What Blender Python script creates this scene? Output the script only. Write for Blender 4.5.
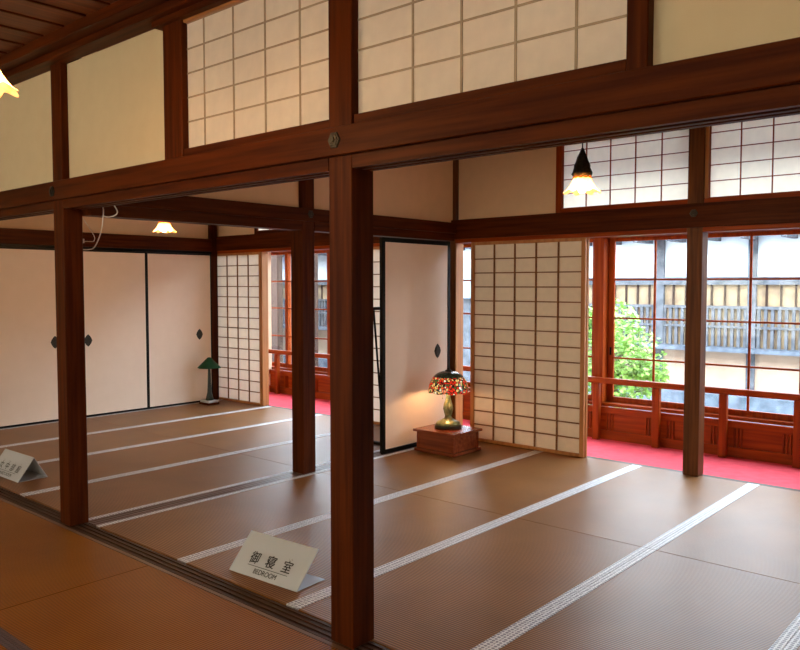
import bpy, bmesh, math, random
from mathutils import Vector, Matrix, Euler
random.seed(7)
for o in list(bpy.data.objects):
    bpy.data.objects.remove(o, do_unlink=True)
S = bpy.context.scene
COL = S.collection
PI = math.pi

# ------------------------------------------------------------ camera
cd = bpy.data.cameras.new('camera')
cam = bpy.data.objects.new('camera', cd)
COL.objects.link(cam)
cam.location = (0, 0, 1.55)
cam.rotation_euler = (math.radians(90 - 2.936), 0, math.radians(41.191))
cd.sensor_width = 36
cd.lens = 773 / 800 * 36
cd.clip_start = 0.02
cd.clip_end = 200
S.camera = cam

# ------------------------------------------------------------ world, daylight, exposure
SKY = 18.0
w = bpy.data.worlds.new('overcast_sky')
S.world = w
w.use_nodes = True
wn = w.node_tree
wn.nodes.clear()
wo = wn.nodes.new('ShaderNodeOutputWorld')
bg = wn.nodes.new('ShaderNodeBackground')
tc = wn.nodes.new('ShaderNodeTexCoord')
sp = wn.nodes.new('ShaderNodeSeparateXYZ')
cr = wn.nodes.new('ShaderNodeValToRGB')
cr.color_ramp.elements[0].position = 0.45
cr.color_ramp.elements[0].color = (0.86, 0.93, 1.0, 1)
cr.color_ramp.elements[1].position = 0.9
cr.color_ramp.elements[1].color = (0.72, 0.86, 1.0, 1)
mr = wn.nodes.new('ShaderNodeMapRange')
mr.inputs[1].default_value = -1
mr.inputs[2].default_value = 1
wn.links.new(tc.outputs['Generated'], sp.inputs[0])
wn.links.new(sp.outputs[2], mr.inputs[0])
wn.links.new(mr.outputs[0], cr.inputs[0])
wn.links.new(cr.outputs[0], bg.inputs[0])
bg.inputs[1].default_value = SKY
wn.links.new(bg.outputs[0], wo.inputs[0])

def portal(x, y, z, sx, sz, rz):
    l = bpy.data.lights.new('daylight_portal', 'AREA')
    l.shape = 'RECTANGLE'
    l.size = sx
    l.size_y = sz
    l.cycles.is_portal = True
    o = bpy.data.objects.new('daylight_portal', l)
    COL.objects.link(o)
    o.location = (x, y, z)
    o.rotation_euler = (PI / 2, 0, rz)      # -Z of the light ends up along +Y at rz=0
    return o
portal(-3.8, 7.50, 1.22, 12.6, 1.75, PI)      # engawa sashes, light runs towards -Y
portal(-3.8, 7.50, 2.48, 12.6, 0.60, PI)      # added unseen transoms over the sashes
portal(-3.4, -3.60, 1.35, 9.6, 1.9, 0)        # windows of the near room, behind the camera

VS = S.view_settings
VS.view_transform = 'Standard'
VS.look = 'None'
VS.exposure = 0.0
VS.gamma = 1.0
VS.use_curve_mapping = False

# ------------------------------------------------------------ materials
def new_mat(name):
    m = bpy.data.materials.new(name)
    m.use_nodes = True
    nt = m.node_tree
    nt.nodes.clear()
    out = nt.nodes.new('ShaderNodeOutputMaterial')
    return m, nt, out

def principled(nt, out, rough=0.5, spec=0.5):
    p = nt.nodes.new('ShaderNodeBsdfPrincipled')
    p.inputs['Roughness'].default_value = rough
    p.inputs['Specular IOR Level'].default_value = spec
    nt.links.new(p.outputs[0], out.inputs[0])
    return p

def noise_ramp(nt, scale3, c1, c2, nscale=1.0, detail=4, lo=0.35, hi=0.65, coord='Object'):
    t = nt.nodes.new('ShaderNodeTexCoord')
    mp = nt.nodes.new('ShaderNodeMapping')
    mp.inputs['Scale'].default_value = scale3
    n = nt.nodes.new('ShaderNodeTexNoise')
    n.inputs['Scale'].default_value = nscale
    n.inputs['Detail'].default_value = detail
    r = nt.nodes.new('ShaderNodeValToRGB')
    r.color_ramp.elements[0].position = lo
    r.color_ramp.elements[1].position = hi
    r.color_ramp.elements[0].color = (*c1, 1)
    r.color_ramp.elements[1].color = (*c2, 1)
    nt.links.new(t.outputs[coord], mp.inputs[0])
    nt.links.new(mp.outputs[0], n.inputs[0])
    nt.links.new(n.outputs[0], r.inputs[0])
    return r, n, mp

def wood(name, c1, c2, axis, rough=0.42, spec=0.5, bump=0.15):
    m, nt, out = new_mat(name)
    p = principled(nt, out, rough, spec)
    sc = [34, 34, 34]
    sc[axis] = 1.6
    r, n, mp = noise_ramp(nt, sc, c1, c2, 1.0, 6)
    nt.links.new(r.outputs[0], p.inputs['Base Color'])
    b = nt.nodes.new('ShaderNodeBump')
    b.inputs['Strength'].default_value = bump
    b.inputs['Distance'].default_value = 0.002
    nt.links.new(n.outputs[0], b.inputs['Height'])
    nt.links.new(b.outputs[0], p.inputs['Normal'])
    return m

def plain(name, c, rough=0.5, spec=0.5, c2=None, nscale=30, metal=0.0):
    m, nt, out = new_mat(name)
    p = principled(nt, out, rough, spec)
    p.inputs['Metallic'].default_value = metal
    c2 = c2 or tuple(v * 0.85 for v in c)
    r, n, mp = noise_ramp(nt, (1, 1, 1), c2, c, nscale, 3)
    nt.links.new(r.outputs[0], p.inputs['Base Color'])
    return m

DW1, DW2 = (0.038, 0.0066, 0.0009), (0.086, 0.0175, 0.0022)
M = {}
for i, a in enumerate('xyz'):
    M['dark_' + a] = wood('dark_red_brown_wood_' + a, DW1, DW2, i, 0.45, 0.07)
    M['red_' + a] = wood('varnished_red_wood_' + a, (0.19, 0.024, 0.0012), (0.30, 0.048, 0.0025), i, 0.42, 0.12)
    M['brown_' + a] = wood('brown_post_wood_' + a, (0.075, 0.022, 0.006), (0.15, 0.050, 0.014), i, 0.45, 0.15)
    M['mid_' + a] = wood('brown_lattice_wood_' + a, (0.15, 0.058, 0.016), (0.24, 0.095, 0.028), i, 0.5, 0.2)
    M['pale_' + a] = wood('pale_transom_bar_' + a, (0.36, 0.27, 0.18), (0.42, 0.32, 0.215), i, 0.7, 0.1, 0.0)  # pale tone stands in for bar shadows showing through the front transom paper
    M['light_' + a] = wood('pale_cedar_' + a, (0.33, 0.120, 0.028), (0.45, 0.185, 0.050), i, 0.5)  # pale wood that also paints window light on stiles, strips and rails
    M['black_' + a] = wood('black_lacquer_' + a, (0.002, 0.002, 0.002), (0.005, 0.0045, 0.004), i, 0.4, 0.12, 0.02)
M['ceil'] = wood('ceiling_board', (0.10, 0.025, 0.008), (0.20, 0.055, 0.018), 1, 0.5)
M['thr'] = wood('worn_threshold_wood', (0.042, 0.017, 0.008), (0.085, 0.036, 0.018), 0, 0.5, 0.2)
M['thr_y'] = wood('worn_threshold_wood_y', (0.10, 0.055, 0.045), (0.19, 0.11, 0.09), 1, 0.4)
M['strip'] = wood('pale_worn_strip', (0.15, 0.08, 0.045), (0.22, 0.12, 0.07), 0, 0.5)
M['plaster'] = plain('cream_plaster', (0.60, 0.49, 0.325), 0.9, 0.2, (0.58, 0.47, 0.31), 9)
M['plaster_dim'] = plain('buff_plaster', (0.78, 0.56, 0.38), 0.9, 0.2, (0.75, 0.54, 0.365), 9)
M['fusuma'] = plain('door_paper', (0.82, 0.66, 0.54), 0.75, 0.3, (0.80, 0.64, 0.52), 7)
M['bronze'] = plain('aged_bronze', (0.045, 0.04, 0.028), 0.5, 0.5, (0.02, 0.018, 0.014), 60, 0.6)
M['ink'] = plain('black_ink', (0.012, 0.012, 0.012), 0.5)
M['card'] = plain('white_card', (0.56, 0.60, 0.66), 0.07, 0.5, (0.55, 0.59, 0.65), 5)
M['cable'] = plain('white_cable', (0.75, 0.72, 0.68), 0.4)
M['white'] = plain('white_plaster', (0.62, 0.65, 0.68), 0.9, 0.2, (0.50, 0.54, 0.58), 2)
M['slat'] = plain('weathered_cream_board', (0.30, 0.21, 0.12), 0.8, 0.2, (0.19, 0.13, 0.085), 5)
M['greywood'] = plain('weathered_grey_wood', (0.105, 0.11, 0.125), 0.8, 0.2, (0.055, 0.06, 0.07), 8)
M['brownwood'] = plain('weathered_brown_wood', (0.034, 0.016, 0.011), 0.8, 0.2, (0.024, 0.012, 0.009), 3)
M['ochre'] = plain('ochre_earth_wall', (0.42, 0.30, 0.22), 0.9, 0.2, (0.34, 0.24, 0.17), 2)
M['tile'] = plain('grey_roof_tile', (0.10, 0.12, 0.15), 0.6, 0.3, (0.06, 0.07, 0.09), 10)
M['street'] = plain('wet_stone_paving', (0.12, 0.145, 0.18), 0.5, 0.4, (0.05, 0.065, 0.085), 4)
M['leaf'] = plain('fresh_maple_leaf', (0.27, 0.46, 0.09), 0.6, 0.3, (0.17, 0.34, 0.05), 3)
M['bark'] = plain('grey_bark', (0.16, 0.11, 0.08), 0.8)
M['green'] = plain('dark_green_cloth', (0.004, 0.050, 0.018), 0.6, 0.3)
M['greenpost'] = plain('dark_green_lacquer', (0.004, 0.014, 0.008), 0.4)
M['carpet'] = plain('red_felt_carpet', (0.86, 0.10, 0.135), 0.95, 0.1, (0.76, 0.08, 0.11), 12)
M['standwood'] = wood('stand_red_wood', (0.15, 0.028, 0.010), (0.26, 0.055, 0.018), 0, 0.22, 0.5, 0.05)
M['lampbase'] = plain('green_gold_patina', (0.36, 0.36, 0.16), 0.3, 0.5, (0.10, 0.13, 0.06), 26, 0.3)
M['lampfoot'] = plain('dark_lamp_foot', (0.035, 0.03, 0.022), 0.3, 0.5, None, 30, 0.4)

def tatami_mat(name, axis):
    m, nt, out = new_mat(name)
    p = principled(nt, out, 0.42 if axis else 0.40, 0.2 if axis else 0.30)
    r, n, mp = noise_ramp(nt, (1, 1, 1), *(((0.34, 0.112, 0.009), (0.42, 0.147, 0.013)) if axis else ((0.28, 0.118, 0.034), (0.37, 0.158, 0.048))), 2.2, 5, 0.3, 0.7)
    t = nt.nodes.new('ShaderNodeTexCoord')
    wv = nt.nodes.new('ShaderNodeTexWave')
    wv.bands_direction = 'Y' if axis == 0 else 'X'
    wv.inputs['Scale'].default_value = 19
    wv.inputs['Distortion'].default_value = 0.15
    nt.links.new(t.outputs['Object'], wv.inputs[0])
    mx = nt.nodes.new('ShaderNodeMix')
    mx.data_type = 'RGBA'
    mx.blend_type = 'MULTIPLY'
    cr2 = nt.nodes.new('ShaderNodeValToRGB')
    cr2.color_ramp.elements[0].color = (0.22, 0.20, 0.16, 1)
    cr2.color_ramp.elements[1].color = (1, 1, 1, 1)
    cr2.color_ramp.elements[0].position = 0.05
    cr2.color_ramp.elements[1].position = 0.6
    nt.links.new(wv.outputs['Fac'], cr2.inputs[0])
    mx.inputs[0].default_value = 1
    nt.links.new(r.outputs[0], mx.inputs[6])
    nt.links.new(cr2.outputs[0], mx.inputs[7])
    nt.links.new(mx.outputs[2], p.inputs['Base Color'])
    b = nt.nodes.new('ShaderNodeBump')
    b.inputs['Strength'].default_value = 0.6
    b.inputs['Distance'].default_value = 0.0015
    nt.links.new(wv.outputs['Fac'], b.inputs['Height'])
    nt.links.new(b.outputs[0], p.inputs['Normal'])
    return m
M['tatami'] = tatami_mat('woven_rush', 0)
M['tatami_side'] = tatami_mat('woven_rush_near', 1)

def border_mat(name, light, dark):
    m, nt, out = new_mat(name)
    p = principled(nt, out, 0.55, 0.4)
    t = nt.nodes.new('ShaderNodeTexCoord')
    vo = nt.nodes.new('ShaderNodeTexVoronoi')
    vo.inputs['Scale'].default_value = 48
    vo.inputs['Randomness'].default_value = 0.15
    r = nt.nodes.new('ShaderNodeValToRGB')
    r.color_ramp.interpolation = 'CONSTANT'
    r.color_ramp.elements[0].color = (*dark, 1)
    r.color_ramp.elements[1].color = (*light, 1)
    r.color_ramp.elements[1].position = 0.38
    nt.links.new(t.outputs['Object'], vo.inputs[0])
    nt.links.new(vo.outputs['Distance'], r.inputs[0])
    nt.links.new(r.outputs[0], p.inputs['Base Color'])
    return m
M['border'] = border_mat('patterned_cloth_border', (0.80, 0.79, 0.80), (0.30, 0.29, 0.33))
M['border_dark'] = border_mat('dark_cloth_border', (0.12, 0.085, 0.10), (0.07, 0.05, 0.06))

def paper_mat(name, c, trans):
    m, nt, out = new_mat(name)
    d = nt.nodes.new('ShaderNodeBsdfDiffuse')
    t = nt.nodes.new('ShaderNodeBsdfTranslucent')
    r, n, mp = noise_ramp(nt, (1, 1, 1), tuple(v * 0.94 for v in c), c, 14, 4)
    nt.links.new(r.outputs[0], d.inputs[0])
    nt.links.new(r.outputs[0], t.inputs[0])
    mx = nt.nodes.new('ShaderNodeMixShader')
    mx.inputs[0].default_value = trans
    nt.links.new(d.outputs[0], mx.inputs[1])
    nt.links.new(t.outputs[0], mx.inputs[2])
    nt.links.new(mx.outputs[0], out.inputs[0])
    return m
M['paper'] = paper_mat('shoji_paper', (0.80, 0.68, 0.55), 0.20)
M['paper_warm'] = paper_mat('warm_window_paper', (0.80, 0.68, 0.46), 0.36)  # made up to tint the daylight coming from behind the camera
M['paper_front'] = paper_mat('front_transom_paper', (0.97, 0.88, 0.76), 0.45)
M['paper_hi'] = paper_mat('transom_paper', (0.95, 0.84, 0.68), 0.68)

m, nt, out = new_mat('window_glass')
tr = nt.nodes.new('ShaderNodeBsdfTransparent')
tr.inputs[0].default_value = (0.96, 0.98, 0.98, 1)
gl = nt.nodes.new('ShaderNodeBsdfGlossy')
gl.inputs['Roughness'].default_value = 0.02
lw = nt.nodes.new('ShaderNodeLayerWeight')
lw.inputs[0].default_value = 0.5
pw = nt.nodes.new('ShaderNodeMath'); pw.operation = 'POWER'; pw.inputs[1].default_value = 5.0
fr = nt.nodes.new('ShaderNodeMath'); fr.operation = 'MULTIPLY_ADD'; fr.inputs[1].default_value = 0.9; fr.inputs[2].default_value = 0.03
nt.links.new(lw.outputs['Facing'], pw.inputs[0]); nt.links.new(pw.outputs[0], fr.inputs[0])
mx = nt.nodes.new('ShaderNodeMixShader')
nt.links.new(fr.outputs[0], mx.inputs[0])
nt.links.new(tr.outputs[0], mx.inputs[1])
nt.links.new(gl.outputs[0], mx.inputs[2])
nt.links.new(mx.outputs[0], out.inputs[0])
M['glass'] = m

def glow(name, c, strength, c2=None, nscale=20):
    m, nt, out = new_mat(name)
    r, n, mp = noise_ramp(nt, (1, 1, 1), c2 or c, c, nscale, 3)
    e = nt.nodes.new('ShaderNodeEmission')
    e.inputs[1].default_value = strength
    nt.links.new(r.outputs[0], e.inputs[0])
    d = nt.nodes.new('ShaderNodeBsdfTranslucent')
    nt.links.new(r.outputs[0], d.inputs[0])
    a = nt.nodes.new('ShaderNodeAddShader')
    nt.links.new(e.outputs[0], a.inputs[0])
    nt.links.new(d.outputs[0], a.inputs[1])
    nt.links.new(a.outputs[0], out.inputs[0])
    return m
M['frill'] = glow('lit_frilled_glass', (1.0, 0.58, 0.20), 2.0, (1.0, 0.42, 0.10))
M['amber'] = glow('lit_amber_glass', (0.85, 0.16, 0.015), 0.9, (0.30, 0.03, 0.004), 55)
M['bulb'] = glow('lit_bulb', (1.0, 0.86, 0.58), 14.0)

# stained glass of the table lamp
m, nt, out = new_mat('stained_glass')
t = nt.nodes.new('ShaderNodeTexCoord')
v1 = nt.nodes.new('ShaderNodeTexVoronoi'); v1.inputs['Scale'].default_value = 44
v2 = nt.nodes.new('ShaderNodeTexVoronoi'); v2.feature = 'DISTANCE_TO_EDGE'; v2.inputs['Scale'].default_value = 44
sx = nt.nodes.new('ShaderNodeSeparateColor')
r = nt.nodes.new('ShaderNodeValToRGB')
r.color_ramp.interpolation = 'CONSTANT'
els = r.color_ramp.elements
els[0].color = (0.75, 0.03, 0.01, 1); els[0].position = 0
els[1].color = (0.95, 0.62, 0.22, 1); els[1].position = 0.40
e3 = els.new(0.66); e3.color = (0.10, 0.13, 0.03, 1)
e4 = els.new(0.80); e4.color = (0.80, 0.16, 0.03, 1)
e5 = els.new(0.93); e5.color = (0.95, 0.85, 0.60, 1)
lead = nt.nodes.new('ShaderNodeMath'); lead.operation = 'GREATER_THAN'; lead.inputs[1].default_value = 0.10
mixc = nt.nodes.new('ShaderNodeMix'); mixc.data_type = 'RGBA'
mixc.inputs[6].default_value = (0.01, 0.01, 0.008, 1)
nt.links.new(t.outputs['Object'], v1.inputs[0]); nt.links.new(t.outputs['Object'], v2.inputs[0])
nt.links.new(v1.outputs['Color'], sx.inputs[0]); nt.links.new(sx.outputs[0], r.inputs[0])
nt.links.new(v2.outputs['Distance'], lead.inputs[0]); nt.links.new(lead.outputs[0], mixc.inputs[0])
nt.links.new(r.outputs[0], mixc.inputs[7])
em = nt.nodes.new('ShaderNodeEmission'); em.inputs[1].default_value = 0.6
pg = nt.nodes.new('ShaderNodeBsdfPrincipled'); pg.inputs['Roughness'].default_value = 0.15
ad = nt.nodes.new('ShaderNodeAddShader')
nt.links.new(mixc.outputs[2], em.inputs[0]); nt.links.new(mixc.outputs[2], pg.inputs['Base Color'])
nt.links.new(em.outputs[0], ad.inputs[0]); nt.links.new(pg.outputs[0], ad.inputs[1]); nt.links.new(ad.outputs[0], out.inputs[0])
M['stained'] = m
M['stainedtop'] = plain('dark_green_stained_glass', (0.05, 0.085, 0.05), 0.15, 0.5, (0.015, 0.02, 0.015), 60)

# ------------------------------------------------------------ mesh helpers
def NB():
    return bmesh.new()

def box(bm, x0, x1, y0, y1, z0, z1, bev=0.0):
    if x0 > x1: x0, x1 = x1, x0
    if y0 > y1: y0, y1 = y1, y0
    r = bmesh.ops.create_cube(bm, size=1)
    vs = r['verts']
    for v in vs:
        v.co = Vector((x0 if v.co.x < 0 else x1, y0 if v.co.y < 0 else y1, z0 if v.co.z < 0 else z1))
    if bev > 0:
        es = list({e for v in vs for e in v.link_edges})
        bmesh.ops.bevel(bm, geom=es, offset=bev, segments=1, affect='EDGES', profile=0.5)
    return bm

def tube(bm, pts, rad, n=8, closed=False):
    pts = [Vector(p) for p in pts]
    rings = []
    for i, p in enumerate(pts):
        a = pts[max(i - 1, 0)]; b = pts[min(i + 1, len(pts) - 1)]
        d = (b - a).normalized()
        up = Vector((0, 0, 1)) if abs(d.z) < 0.9 else Vector((1, 0, 0))
        s = d.cross(up).normalized(); t = s.cross(d).normalized()
        rr = rad[i] if isinstance(rad, (list, tuple)) else rad
        rings.append([bm.verts.new(p + (s * math.cos(2 * PI * k / n) + t * math.sin(2 * PI * k / n)) * rr) for k in range(n)])
    for i in range(len(rings) - 1):
        for k in range(n):
            bm.faces.new((rings[i][k], rings[i][(k + 1) % n], rings[i + 1][(k + 1) % n], rings[i + 1][k])).smooth = True
    bm.faces.new(rings[0][::-1]); bm.faces.new(rings[-1])
    return bm

def lathe(bm, prof, cx, cy, n=32, wob=None, cap=True):
    """prof: list of (radius, z). wob(k_angle, t) gives a radius factor and z offset"""
    rings = []
    L = len(prof) - 1
    for i, (rr, z) in enumerate(prof):
        ring = []
        for k in range(n):
            a = 2 * PI * k / n
            f, dz = (1, 0) if wob is None else wob(a, i / L)
            ring.append(bm.verts.new((cx + rr * f * math.cos(a), cy + rr * f * math.sin(a), z + dz)))
        rings.append(ring)
    for i in range(L):
        for k in range(n):
            bm.faces.new((rings[i][k], rings[i][(k + 1) % n], rings[i + 1][(k + 1) % n], rings[i + 1][k])).smooth = True
    if cap:
        if prof[0][0] > 1e-4: bm.faces.new(rings[0][::-1])
        if prof[-1][0] > 1e-4: bm.faces.new(rings[-1])
    return bm

def bbox_origin(bm):
    xs = [v.co.x for v in bm.verts]; ys = [v.co.y for v in bm.verts]; zs = [v.co.z for v in bm.verts]
    return Vector(((min(xs) + max(xs)) / 2, (min(ys) + max(ys)) / 2, min(zs)))

BASE = {}
def obj(name, bm, mat, parent=None, normals=True):
    """bm is given in world coordinates; top-level objects get their origin at their base"""
    o0 = BASE[parent.name] if parent is not None else bbox_origin(bm)
    bmesh.ops.translate(bm, verts=bm.verts, vec=-o0)
    if normals:
        bmesh.ops.recalc_face_normals(bm, faces=bm.faces)
    me = bpy.data.meshes.new(name)
    bm.to_mesh(me); bm.free()
    me.materials.append(mat if not isinstance(mat, str) else M[mat])
    o = bpy.data.objects.new(name, me)
    COL.objects.link(o)
    if parent is not None:
        o.parent = parent
    else:
        o.location = o0
    BASE[o.name] = o0.copy()
    return o

def tag(o, label, cat, group=None, kind=None):
    if label: o['label'] = label
    if cat: o['category'] = cat
    if group: o['group'] = group
    if kind: o['kind'] = kind
    return o

def struct(name, bm, mat, label=None, parent=None):
    o = obj(name, bm, mat, parent)
    if parent is None:
        o['kind'] = 'structure'
        o['label'] = label
        o['category'] = {'wall': 'wall', 'floor': 'floor', 'ceiling': 'ceiling', 'trim': 'trim', 'baseboard': 'baseboard'}[name.split('_')[0]]
    return o

def thing(name, loc, label, cat, group=None, kind=None):
    o = bpy.data.objects.new(name, None)
    o.empty_display_size = 0.1
    COL.objects.link(o)
    o.location = loc
    BASE[o.name] = Vector(loc)
    return tag(o, label, cat, group, kind)

def abox(bm, ax, a0, a1, b0, b1, z0, z1, bev=0.0):
    """box whose long direction a is x (ax=0) or y (ax=1), b the other one"""
    if ax == 0: box(bm, a0, a1, b0, b1, z0, z1, bev)
    else: box(bm, b0, b1, a0, a1, z0, z1, bev)

# ============================================================ LARGE STRUCTURE
ZC = 3.04                         # ceiling boards
XL, XR = -8.82, 2.2               # left and right ends of the rooms
YF, YE = 2.345, 6.31              # planes of the two partitions
b = NB(); box(b, XL - .15, XR + .15, -3.7, 7.25, -0.16, -0.06)
struct('floor', b, 'thr', 'dark floor boards under the tatami and the red carpet')
b = NB(); box(b, XL - .1, XL - .02, -3.6, 7.25, -0.06, ZC); struct('wall_left', b, 'plaster_dim', 'buff wall behind the far row of sliding doors')
b = NB(); box(b, XR + .02, XR + .1, -3.6, 7.25, -0.06, ZC); struct('wall_right', b, 'plaster_dim', 'plaster wall closing the rooms on the right')
b = NB(); box(b, XL - .1, XR + .1, -3.6, 2.30, ZC, ZC + .03)
struct('ceiling', b, 'ceil', 'dark red-brown board ceiling over the near room')
b = NB(); box(b, XL - .1, XR + .1, 2.30, 6.40, ZC, ZC + .03)
struct('ceiling_rooms', b, 'ceil', 'board ceiling over the two far rooms')
b = NB(); box(b, XL - .1, XR + .1, 6.40, 7.5, 2.93, 2.97)
struct('ceiling_veranda', b, 'ceil', 'board ceiling over the red-carpeted veranda')
# near-room back wall with window openings
b = NB()
box(b, XL - .1, XR + .1, -3.6, -3.5, -0.06, 0.4); box(b, XL - .1, XR + .1, -3.6, -3.5, 2.3, ZC)
for x in (-8.8, -6.6, -4.4, -2.2, 0.0, 2.1):
    box(b, x - .08, x + .08, -3.6, -3.5, 0.4, 2.3)
struct('wall_back', b, 'plaster_dim', 'plaster wall with window openings behind the viewer')
for k_ in range(5):
    xa, xb_ = (-8.72 + 2.2 * k_, -6.68 + 2.2 * k_)
    b = NB()
    vs = [b.verts.new(p) for p in ((xa, -3.55, .4), (xb_, -3.55, .4), (xb_, -3.55, 2.3), (xa, -3.55, 2.3))]
    b.faces.new(vs)
    o = struct('wall_back_paper', b, 'paper_warm', 'paper window pane in the wall behind the viewer')  # pane added out of view to warm the near room's daylight
# upper plaster of the front partition
PF = [('leftmost cream plaster panel over the front lintel', -8.8, -4.95), ('cream plaster panel over the front lintel between the left post and the paper transom', -4.813, -3.66),
      ('cream plaster panel over the front lintel, right of both paper transoms', -1.005, XR)]
for lab, a, c in PF:
    b = NB(); box(b, a, c, 2.33, 2.37, 2.2, 2.935)
    struct('wall_front', b, 'plaster', lab)
# upper plaster between the two far rooms and over the veranda opening
b = NB(); box(b, -4.80, -4.76, 2.42, 4.20, 2.16, ZC); struct('wall_divider', b, 'plaster_dim', 'buff plaster over the cross beam between the left post and the middle post')
b = NB(); box(b, -4.80, -4.76, 4.34, 6.25, 2.16, ZC); struct('wall_divider', b, 'plaster_dim', 'buff plaster over the cross beam from the middle post to the veranda corner')
b = NB(); box(b, -4.72, -3.60, 6.29, 6.33, 2.2, ZC); struct('wall_veranda', b, 'plaster_dim', 'buff plaster panel over the lattice screen left of the paper transom')
b = NB(); box(b, XL, -7.96, 6.29, 6.33, 2.2, ZC); struct('wall_veranda', b, 'plaster_dim', 'buff plaster panel over the veranda opening in the far left corner')
b = NB(); box(b, -6.74, -4.87, 6.29, 6.33, 2.2, ZC); struct('wall_veranda', b, 'plaster_dim', 'buff plaster over the veranda side of the left room, behind the middle post')
b = NB(); box(b, -1.02, XR, 6.29, 6.33, 2.2, ZC); struct('wall_veranda', b, 'plaster_dim', 'buff plaster over the veranda opening at the right end')
for x0, x1 in ((-3.6, -2.39), (-2.26, -1.0), (-7.98, -6.72)):
    b = NB(); box(b, x0, x1, 6.27, 6.35, 2.89, ZC); struct('trim_1', b, 'dark_x', 'dark head rail over the paper transom on the veranda side')
b = NB(); box(b, XL, XL + .04, 2.42, 6.22, 2.14, ZC); struct('wall_far', b, 'plaster_dim', 'buff plaster strip above the far row of sliding doors')
# outer veranda wall above the sashes and at its ends
b = NB(); box(b, XL - .6, XR + .1, 7.28, 7.40, 2.03, 2.17); box(b, XL - .6, XR + .1, 7.28, 7.40, 2.78, 2.97)
struct('wall_outer', b, 'red_x', 'red-brown head beams over the veranda windows')
b = NB(); box(b, XL - .72, XL - .62, 6.4, 7.4, -0.06, 2.97); box(b, XL - .72, XL - .1, 6.3, 6.42, -.06, 2.97)
struct('wall_end', b, 'plaster_dim', 'plaster wall closing the veranda at its left end')
b = NB(); box(b, XR + .0, XR + .1, 7.25, 7.42, -0.06, 2.97)
struct('wall_end', b, 'plaster_dim', 'plaster wall closing the veranda at its right end')
# veranda floor: carpet
b = NB(); box(b, XL - .6, XR - .01, 6.43, 7.215, -0.055, -0.004); box(b, XL - .08, XR - .01, 6.375, 6.43, -0.055, -0.004)
tag(obj('red_carpet', b, 'carpet'), 'red felt carpet running along the veranda under the windows', 'carpet')

# ------------------------------------------------------------ thresholds
b = NB()
box(b, XL + .05, XR - .02, 2.277, 2.405, -0.06, -0.006)
for k in range(4):
    y = 2.280 + k * 0.033
    box(b, XL + .05, XR - .02, y, y + 0.016, -0.006, 0.001)
struct('trim_2', b, 'thr', 'grooved dark sill on the floor under the front lintel')
b = NB(); box(b, XL + .05, XR - .02, 2.254, 2.277, -0.06, 0.0)
struct('trim_2', b, 'strip', 'pale worn strip along the near edge of the grooved sill')
b = NB()
box(b, -4.855, -4.715, 2.41, 6.25, -0.06, -0.006)
for k in range(4):
    x = -4.853 + k * 0.038
    box(b, x, x + 0.02, 2.41, 6.25, -0.006, 0.001)
struct('trim_3', b, 'thr_y', 'grooved brown sill on the floor between the two far rooms')
b = NB(); box(b, XL, XR, 6.312, 6.372, -0.06, -0.001)
struct('trim_4', b, 'thr', 'thin wooden sill between the tatami and the red carpet')
b = NB(); box(b, XL + .02, XL + .12, 2.42, 6.2, -0.06, 0.006)
struct('trim_5', b, 'black_y', 'black lacquered sill under the far sliding doors')

# ------------------------------------------------------------ posts
def post(name, label, x0, x1, y0, y1, z0, z1, mat='dark_z', nails=(), bev=0.004):
    t = thing(name, ((x0 + x1) / 2, (y0 + y1) / 2, z0), label, 'post')
    b = NB(); box(b, x0, x1, y0, y1, z0, z1, bev)
    obj('shaft', b, mat, t)
    return t
post('wooden_post', 'thick dark red-brown square post nearest the viewer, beside the tent sign', -2.402, -2.264, 2.285, 2.418, 0.002, ZC)
post('wooden_post', 'dark square post at the left, standing where the two floor sills meet', -4.948, -4.815, 2.285, 2.412, 0.002, ZC)
post('wooden_post', 'dark square post in the middle, standing on the sill between the far rooms', -4.862, -4.720, 4.195, 4.33, 0.002, ZC)
post('wooden_post', 'square post at the edge of the red carpet, at the right', -2.388, -2.262, 6.247, 6.372, 0.0, ZC, 'brown_z')
post('corner_post', 'square corner post left of the lattice screen, lit on its right side', -4.862, -4.728, 6.245, 6.372, 0.0, ZC, 'brown_z')
post('corner_post', 'dark post in the far left corner of the left room', -8.81, -8.72, 6.13, 6.235, 0.0035, ZC)
post('veranda_jamb_post', 'pale post beside the lattice screen of the far left room', -7.828, -7.80, 6.247, 6.35, 0.0035, 1.974, 'light_z')  # added strip, its pale wood paints the lit screen edges
for lab, x0, x1, top in (('short upper post on the front lintel between plaster and paper transom', -3.66, -3.49, 2.93),
                    ('thin upper post on the front lintel at the right end of the paper transom', -1.075, -1.005, 2.9)):
    b = NB(); box(b, x0, x1, 2.288, 2.40, 2.206, top, .004)
    tag(obj('upper_post', b, 'dark_z'), lab, 'post')
for lab, x0, x1 in (('thin upright over the lattice screen at the left edge of the paper transom', -3.60, -3.545),
                    ('thin upright at the left edge of the paper transom of the left room', -7.965, -7.93),
                    ('thin upright at the right edge of the paper transom of the left room', -6.76, -6.72),
                    ('thin upright at the right end of the veranda transoms', -1.06, -1.0)):
    b = NB(); box(b, x0, x1, 6.262, 6.35, 2.2, 2.93, .003)
    tag(obj('upper_post', b, 'red_z' if x0 > -4 else 'dark_z'), lab, 'post')
b = NB(); box(b, -1.0, -.93, 2.40, 2.41, 2.1, 2.2)
b.free()

b = NB(); box(b, -4.7265, -4.715, 6.247, 6.37, 0.0035, 1.974, .002)  # added strip, its pale colour paints the lit side of the corner post
tag(obj('opening_jamb', b, 'light_z'), 'pale orange jamb strip between the open door and the veranda slit', 'jamb')
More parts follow.
